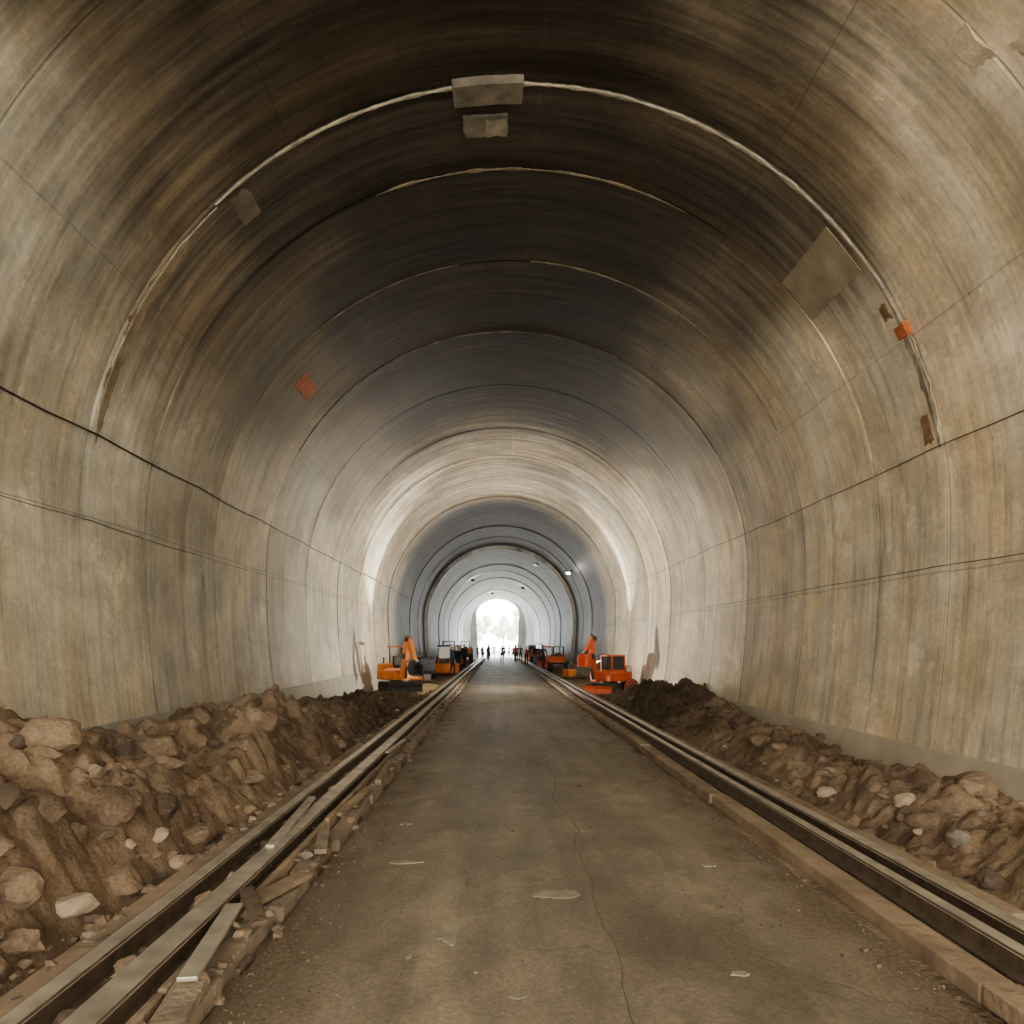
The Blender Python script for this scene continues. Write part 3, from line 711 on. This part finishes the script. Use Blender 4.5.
def wheel(b,x,y,z,r,w,rim):
    b.cyl((x,y-w/2,z),(x,y+w/2,z),r,blk,seg=24)
    b.cyl((x,y-w/2-.01,z),(x,y+w/2+.01,z),r*.55,rim,seg=20)
    for k in range(16):
        a=k/16*2*math.pi; b.box((x+r*math.cos(a),y,z+r*math.sin(a)),(.05,w,.06),blk,rot=(0,-a,0))
def loader(name,loc,rz,m,bodym,scale=1,lift=.1):
    b=B()
    for x in (-.75,.75):
        for y in (-.62,.62): wheel(b,x,y,.42,.42,.3,m)
    b.box((-.8,0,.85),(1.2,.95,.6),bodym,bev=.08); b.box((-1.42,0,.7),(.14,.9,.4),dgr,bev=.03)
    for k in range(5): b.box((-.9,.48,.7+k*.08),(.6,.012,.03),blk)
    b.box((.65,0,.6),(.8,.6,.35),bodym,bev=.04)
    b.box((-.02,0,.85),(.7,.85,.3),bodym,bev=.03)
    b.box((-.05,0,1.35),(.68,.76,.75),glass,bev=.03,taper=(.9,.9))
    b.box((-.05,0,1.76),(.8,.86,.08),bodym,bev=.03)
    for sx in (-.34,.34):
        for sy in (-.37,.37): b.box((-.05+sx*.95,sy*.95,1.35),(.06,.06,.76),bodym)
    for sy in (-.34,.34):
        beamseg(b,(.4,sy,.95),(1.15,sy,.6+lift),.09,.18,.16,m); beamseg(b,(1.15,sy,.6+lift),(1.45,sy,.35+lift),.09,.16,.12,m)
        b.cyl((.5,sy,.6),(1.1,sy,.55+lift),.04,cyls)
    P=[(1.45,.62),(1.38,.35),(1.5,.08),(2.0,.03),(2.05,.06),(1.56,.14),(1.46,.35),(1.52,.62)]
    b.prism([(p[0],p[1]+lift) for p in P],-.85,.85,m)
    for yy in (-.87,.84): b.prism([(1.45,.62+lift),(1.38,.35+lift),(1.5,.08+lift),(2.0,.03+lift),(1.6,.55+lift)],yy,yy+.03,m)
    for sy in (-.3,.3): b.sph((.34,sy,1.62),.06,whi)
    b.cyl((-.9,.2,1.1),(-.9,.2,1.5),.035,dgr)
    return b.obj(name,loc,rz,scale)
def dumper(name,loc,rz,m,scale=1):
    b=B()
    for x in (-.7,.75):
        for y in (-.6,.6): wheel(b,x,y,.4,.4,.28,dgr)
    b.box((0,0,.55),(1.9,.6,.22),dgr,bev=.03)
    for (c,s,r) in (((.75,0,.75),(1.1,1.2,.06),(0,-.1,0)),((1.33,0,1.0),(.06,1.2,.5),(0,.5,0)),((.15,0,1.05),(.06,1.2,.65),(0,-.25,0)),((.75,.6,1.0),(1.1,.05,.5),(0,0,0)),((.75,-.6,1.0),(1.1,.05,.5),(0,0,0))): b.box(c,s,m,rot=r,bev=.01)
    for k in range(9): b.sph((.35+.1*k,random.uniform(-.35,.35),1.02+random.uniform(0,.15)),.22,rockD,sub=2)
    b.box((-.75,0,.85),(.7,.8,.45),m,bev=.06)
    b.box((-.4,0,1.12),(.4,.45,.1),blk,bev=.03); b.box((-.62,0,1.3),(.1,.45,.35),blk,bev=.03)
    for sx in (-.75,-.15):
        for sy in (-.4,.4): b.cyl((sx,sy,.8),(sx,sy,1.95),.03,dgr,seg=8)
    b.box((-.45,0,1.97),(.75,.9,.05),dgr,bev=.015)
    b.cyl((-.05,0,1.1),(-.2,0,1.32),.02,dgr)
    return b.obj(name,loc,rz,scale)
random.seed(5)
loader('wheel_loader',(-3.2,42.5,0),-1.5,org,dgr,1.0)
loader('wheel_loader',(4.02,56,0),-1.62,red,red,.95,lift=0)
loader('wheel_loader',(-3.5,61,0),-1.5,org,dgr,1.0)
dumper('site_dumper',(-3.5,51,0),-1.5,dgr,1.05)
dumper('site_dumper',(4.1,47,0),-1.7,red,.85)
dumper('site_dumper',(3.95,68,0),-1.6,org,1.0)
dumper('site_dumper',(-3.4,75,0),-1.55,dgr,1.1)
loader('wheel_loader',(3.95,80,0),-1.55,org,dgr,1.0)
def generator(name,loc,rz,m,scale=1):
    b=B(); b.box((0,0,.75),(1.6,.9,.75),m,bev=.06); b.box((0,0,1.16),(1.5,.8,.08),dgr,bev=.02)
    b.box((0,0,.34),(1.9,.8,.1),dgr,bev=.02)
    for y in (-.5,.5): wheel(b,-.2,y,.28,.28,.18,whi)
    b.cyl((.95,0,.34),(1.5,0,.28),.035,dgr); b.cyl((1.5,0,.0),(1.5,0,.34),.03,dgr); b.cyl((-.5,.2,1.2),(-.5,.2,1.5),.04,dgr)
    for k in range(6): b.box((.45,-.455,.55+k*.07),(.5,.012,.03),blk)
    b.box((-.4,-.455,.8),(.4,.015,.35),whi,bev=.005); b.box((-.805,0,.8),(.015,.6,.4),grey,bev=.005)
    b.box((-.82,0,.8),(.01,.3,.2),whi)
    return b.obj(name,loc,rz,scale)
generator('portable_generator',(-3.85,37.5,0),-1.3,simple('navy_paint',(.07,.08,.11,1),.5,bump=.02),.95)
def drum(name,loc,rz,m):
    b=B()
    for y in (-.32,.28):
        b.cyl((0,y,.38),(0,y+.05,.38),.38,m,seg=28); b.cyl((0,y-.01,.38),(0,y+.06,.38),.07,dgr)
        for k in range(8):
            a=k*math.pi/4; b.box((.2*math.cos(a),y+.025,.38+.2*math.sin(a)),(.3,.07,.03),wood2,rot=(0,-a,0))
    b.cyl((0,-.3,.38),(0,.3,.38),.17,wood)
    for k in range(9):
        g=-.26+k*.065; b.cyl((0,g,.38),(0,g+.055,.38),.26+.01*(k%2),blk,seg=24)
    return b.obj(name,loc,rz,.75)
rw=simple('drum_redbrown',(.40,.10,.05,1),.8,var=.3)
drum('cable_drum',(4.90,25.9,0),.2,rw); drum('cable_drum',(-4.45,31.6,0),.2,wood)
def crates(name,loc,m,rz=0):
    b=B()
    for k in range(3): b.box((0,-.4+.4*k,.05),(1.0,.1,.1),wood2)
    for k in range(5): b.box((-.4+.2*k,0,.12),(.14,1.0,.03),wood)
    b.box((-.2,0,.34),(.45,.7,.38),m,bev=.02); b.box((.26,.1,.27),(.36,.5,.25),grey,bev=.02)
    for s in (-.2,.2): b.box((-.2,s,.34),(.47,.04,.40),wood2)
    return b.obj(name,loc,rz)
crates('equipment_pallet',(-3.6,33.5,0),org,.1); crates('equipment_pallet',(4.0,37,0),org,.4); crates('equipment_pallet',(4.0,62,0),whi,.1)
blob('sand_patch',-3.3,28.5,.85,4.2,simple('sand_pale',(.55,.45,.31,1),.95,scale=2),z=.01,h=.03,seed=3,jag=.3)

# ------------------------------------------------------------------ people
skin=simple('skin',(.45,.27,.19,1),.6,var=.05,bump=0); hair=simple('hair_dark',(.02,.015,.01,1),.7,bump=0); boot=simple('boot_leather',(.03,.025,.02,1),.6,bump=0)
lip=simple('lip',(.30,.12,.09,1),.6,var=.05,bump=0)
def cloth(n,c): return simple(n,c,.85,var=.12,bump=.1)
def person(name,loc,rz,shirt,trous,helmet,stride=.28,h=1.72,arm=.2):
    V=[];E=[];Rd=[]
    def add(p,r,par=None):
        V.append(p);Rd.append(r); i=len(V)-1
        if par is not None:E.append((par,i))
        return i
    pel=add((0,0,.95),(.135,.11)); w=add((0,0,1.12),(.13,.10),pel); ch=add((.01,0,1.33),(.155,.115),w); ub=add((0,0,1.44),(.11,.085),ch); nk=add((.01,0,1.52),(.052,.052),ub)
    hd0=add((.02,0,1.58),(.066,.072),nk); hd1=add((.025,0,1.66),(.078,.088),hd0); hd2=add((.02,0,1.72),(.062,.07),hd1)
    hands=[]
    for s in (-1,1):
        k=stride*s
        hp=add((0,s*.095,.90),(.092,.09),pel); kn=add((k*.5+.04,s*.10,.50),(.062,.062),hp); an=add((k-.05*(1 if s<0 else 0),s*.10,.10 if s>0 else .14),(.042,.042),kn)
        to=add((k+.14,s*.105,.045),(.038,.035),an); add((k-.06,s*.10,.05),(.038,.038),an)
        sh=add((0,s*.19,1.42),(.062,.062),ub); el=add((-arm*s*.5-.02,s*.235,1.13),(.042,.042),sh); wr=add((-arm*s+.07,s*.24,.88),(.028,.028),el)
        pm=add((-arm*s+.09,s*.24,.81),(.032,.018),wr); hands.append((V[pm],s))
    me=bpy.data.meshes.new(name+'_sk'); me.from_pydata(V,E,[]); o=bpy.data.objects.new('tmp_sk',me); link(o)
    md=o.modifiers.new('s','SKIN'); 
    sv=me.skin_vertices[0].data
    for i,r in enumerate(Rd): sv[i].radius=r
    sv[0].use_root=True
    sb=o.modifiers.new('d','SUBSURF'); sb.levels=2; sb.render_levels=2
    dg=bpy.context.evaluated_depsgraph_get(); ev=o.evaluated_get(dg); m2=bpy.data.meshes.new_from_object(ev)
    bpy.data.objects.remove(o)
    b=B(); b.bm.from_mesh(m2)
    mats=[trous,shirt,skin,boot,hair]; 
    for m in mats: b.mi(m)
    for f in b.bm.faces:
        c=f.calc_center_median(); f.smooth=True
        if c.z<.12: i=3
        elif abs(c.y)>.2 and c.z<.90: i=2
        elif abs(c.y)>.17 and c.z<1.2: i=1
        elif c.z<.98: i=0
        elif c.z<1.50: i=1
        else: i=2
        if c.z>1.68 or (c.z>1.6 and c.x<-.01): i=4
        f.material_index=i
    b.sph((.112,0,1.635),.014,skin,(1,.8,1.4)); 
    for s in (-1,1):
        b.sph((.098,s*.03,1.66),.010,whi,sub=1); b.sph((.106,s*.03,1.66),.005,hair,sub=1); b.sph((.02,s*.082,1.645),.02,skin,(.6,.35,1.2),sub=1)
    b.box((.098,0,1.603),(.01,.04,.007),lip)
    for (p,s) in hands:
        for k,l in enumerate((.062,.072,.068,.054)):
            x=p[0]-.026+k*.018; q0=Vector((x,p[1],p[2]-.02)); q1=Vector((x+.004,p[1]-s*.008,p[2]-.02-l*.6)); q2=Vector((x+.006,p[1]-s*.022,p[2]-.02-l))
            b.cyl(q0,q1,.0085,skin,seg=8); b.cyl(q1,q2,.008,skin,r2=.006,seg=8)
        b.cyl((p[0]+.025,p[1],p[2]+.02),(p[0]+.055,p[1]-s*.01,p[2]-.025),.01,skin,r2=.008,seg=8)
    if helmet:
        b.mi(helmet)
        g=bmesh.ops.create_uvsphere(b.bm,u_segments=20,v_segments=12,radius=.125)
        dead=[v for v in g['verts'] if v.co.z<-.005]; live=[v for v in g['verts'] if v.co.z>=-.005]
        bmesh.ops.delete(b.bm,geom=dead,context='VERTS')
        b._fin([v for v in live if v.is_valid],helmet,Matrix.Translation((.02,0,1.70)),True)
        b.cyl((.035,0,1.695),(.035,0,1.705),.145,helmet,seg=24)
    return b.obj(name,loc,rz,h/1.8)
navy=cloth('cloth_navy',(.02,.03,.07,1)); blue=cloth('cloth_blue',(.04,.10,.30,1)); redc=cloth('cloth_red',(.5,.04,.03,1)); blackt=cloth('cloth_black',(.02,.02,.025,1)); oc=cloth('cloth_orange',(.75,.18,.03,1)); gc=cloth('cloth_grey',(.2,.2,.22,1))
hw=simple('helmet_white',(.8,.8,.78,1),.4,var=.02,bump=0); hyel=simple('helmet_yellow',(.8,.55,.05,1),.4,var=.02,bump=0)
for (x,y,rz,s,t,hm,st) in [(.45,62,-1.57,navy,blackt,None,.28),(2.0,72,1.4,redc,blackt,hyel,.1),(2.1,80,-1.8,redc,gc,hw,.05),(-1.05,84,1.57,blue,blackt,hw,.25),
    (-2.6,70,-1.2,gc,navy,hyel,.08),(-.4,94,-1.5,blackt,navy,None,.25),(1.55,90,-1.5,oc,navy,hw,.2),(-2.6,66.5,-1.0,oc,blackt,hw,.05),(3.5,64,-2.2,blackt,gc,hw,.05),
    (-2.55,40.0,-.4,navy,blackt,hw,.08),(-2.55,47,-1.9,blackt,navy,hyel,.1),(-2.6,55.5,1.2,navy,blackt,hw,.2),(-1.2,91,-1.2,redc,blackt,hw,.15),(2.2,86,1.2,blue,blackt,hw,.2),
    (2.55,75,-1.57,navy,blackt,hyel,.1),(3.4,51.5,-2.0,navy,blackt,hw,.1),(1.0,93,1.5,gc,blackt,None,.2),(-.85,76,-1.6,blackt,navy,hw,.2),(-2.4,88,-1.6,blackt,navy,hw,.1),(2.5,94,-1.6,blackt,navy,hw,.1),
    (-1.6,80,1.6,navy,blackt,None,.2),(1.75,76,-1.2,blackt,blackt,None,.2),(2.6,62,-1.6,redc,navy,hw,.1),(-2.0,94,1.5,blackt,blackt,None,.1)]:
    person('worker',(x,y,.034 if -1.3<x<2.25 else 0),rz,s,t,hm,st,h=random.uniform(1.68,1.84))

# ------------------------------------------------------------------ trees outside
bark=simple('bark',(.4,.38,.34,1),.9); leaf=simple('foliage',(.62,.68,.58,1),.8,var=.18,scale=3)  # bark and leaves paled: haze at the exit put into their colour
def tree(loc,h,seed):
    random.seed(seed); b=B(); b.cyl((0,0,0),(0,0,h*.5),.22,bark,r2=.12,seg=10)
    for k in range(5):
        a=k*1.3; b.cyl((0,0,h*(.3+.04*k)),(math.cos(a)*h*.2,math.sin(a)*h*.2,h*(.55+.04*k)),.08,bark,r2=.03,seg=8)
    for k in range(26):
        p=Vector((random.gauss(0,h*.16),random.gauss(0,h*.16),h*(.66+random.gauss(0,.13)))); n0=len(b.bm.verts)
        b.sph(p,h*random.uniform(.06,.11),leaf,sub=2)
        b.bm.verts.ensure_lookup_table()
        for v in list(b.bm.verts)[n0:]:
            d=(v.co-p); v.co=p+d*(1+.7*noise.noise(v.co*2.5))
    return b.obj('tree',loc)
tree((-4.6,150,0),9,1); tree((5.6,158,0),10,3); tree((1.5,172,0),8,5)

# ------------------------------------------------------------------ lamps
fix=simple('lamp_housing',(.1,.1,.1,1),.5,.3,bump=0)
glow=emis('lamp_glow',(1,.95,.85,1),25)
def spotlight(o,p_rel,e,power,col,spot=150,soft=.15):
    L=bpy.data.lights.new('flood','SPOT'); L.energy=power; L.color=col; L.spot_size=math.radians(spot); L.spot_blend=.8; L.shadow_soft_size=soft
    lo=bpy.data.objects.new('flood',L); link(lo); lo.parent=o; lo.location=p_rel; lo.rotation_euler=e
def lamp(name,t,y,power,col,aim,size=.25,spot=150):
    x,z=prof(t,offs(y)+.30); x0,z0=prof(t,offs(y))
    b=B(); p=Vector((x,y,z)); w=Vector((x0,y,z0))
    b.cyl(w-p,Vector((0,0,0)),.03,fix); 
    d=(Vector(aim)-p).normalized(); q=d.to_track_quat('-Z','Y'); e=q.to_euler()
    b.box((0,0,0),(size,size*.7,.10),fix,rot=e,bev=.015)
    b.box(d*.055,(size*.85,size*.55,.012),glow,rot=e)
    o=b.obj(name,p); spotlight(o,d*.10,e,power,col,spot); return o
def tripod(name,x,y,heads,hgt=1.7):
    b=B(); 
    for k in range(3):
        a=k*2.094+.5; b.cyl((.35*math.cos(a),.35*math.sin(a),0),(0,0,.6),.018,fix,seg=8)
    b.cyl((0,0,.4),(0,0,hgt),.02,fix,seg=10); b.cyl((-.2,0,hgt),(.2,0,hgt),.015,fix,seg=8)
    todo=[]
    for k,(aim,pw,col,sp) in enumerate(heads):
        p=Vector(((-.18+.36*k/(len(heads)-1)) if len(heads)>1 else 0,0,hgt+.06))
        d=(Vector(aim)-Vector((x,y,0))-p).normalized(); e=d.to_track_quat('-Z','Y').to_euler()
        b.box(p,(.10,.10,.05),fix,rot=e,bev=.012); b.box(p+d*.03,(.08,.08,.01),glow,rot=e); todo.append((p+d*.07,e,pw,col,sp))
    o=b.obj(name,(x,y,0))
    for (p,e,pw,col,sp) in todo: spotlight(o,p,e,pw,col,sp)
    return o
warm=(1,.90,.73)
tripod('added_light_stand',-4.05,30.2,[((4.6,28.5,6.0),3200,warm,110),((-4.5,27.4,5.9),8000,(1,.95,.85),42),((5.4,24,3.2),4200,warm,56),((2.5,49,7),1800,(1,.96,.9),60)],hgt=1.0)  # stand added behind the excavator to brighten the lining
tripod('added_light_stand',4.6,30.6,[((-4.2,28.5,6.0),3200,warm,110),((4.9,28.6,6.0),5200,(1,.95,.85),46),((-4.9,24,3.2),4600,warm,56),((-2.2,49,7),1800,(1,.96,.9),60)],hgt=1.0)  # second added stand, hidden the same way, for the bright ring
lamp('added_fill_lamp',58,49.4,220,(1,.92,.8),(0.5,52,0),.3)
lamp('added_fill_lamp',34,43,220,(1,.92,.8),(0.5,38,0),.3)
lamp('added_fill_lamp',120,62,900,(.92,.96,1),(1,75,3.0),.3)  # lamp added to brighten the deep lining
lamp('added_fill_lamp',60,70,900,(.92,.96,1),(-1,85,3.0),.3)  # another added lamp for the deep lining
lamp('added_fill_lamp',100,84,1700,(.92,.96,1),(0,98,4.0),.3)  # lamp added to light up the end wall

# ------------------------------------------------------------------ world: overcast daylight at both portals
w=bpy.data.worlds.new('sky'); SC.world=w; w.use_nodes=True; nt=w.node_tree
bg=nt.nodes['Background']; tc=nt.nodes.new('ShaderNodeTexCoord'); sp=nt.nodes.new('ShaderNodeSeparateXYZ'); nt.links.new(tc.outputs['Generated'],sp.inputs[0])
r=nt.nodes.new('ShaderNodeValToRGB'); r.color_ramp.elements[0].position=.3; r.color_ramp.elements[1].position=.7
r.color_ramp.elements[0].color=(1.10,.955,.755,1); r.color_ramp.elements[1].color=(1.98,2.04,2.06,1)
nt.links.new(mapr(nt,sp.outputs[1],-1,1,0,1),r.inputs['Fac']); nt.links.new(r.outputs['Color'],bg.inputs['Color']); bg.inputs['Strength'].default_value=9.5

# ------------------------------------------------------------------ camera
cd=bpy.data.cameras.new('camera'); cam=bpy.data.objects.new('camera',cd); link(cam)
cam.location=(0,0,H); cam.rotation_euler=(math.radians(90),0,0)
cd.sensor_width=36; cd.lens=36*700/1024; cd.shift_x=15/1024; cd.shift_y=133/1024; cd.clip_end=500
SC.camera=cam
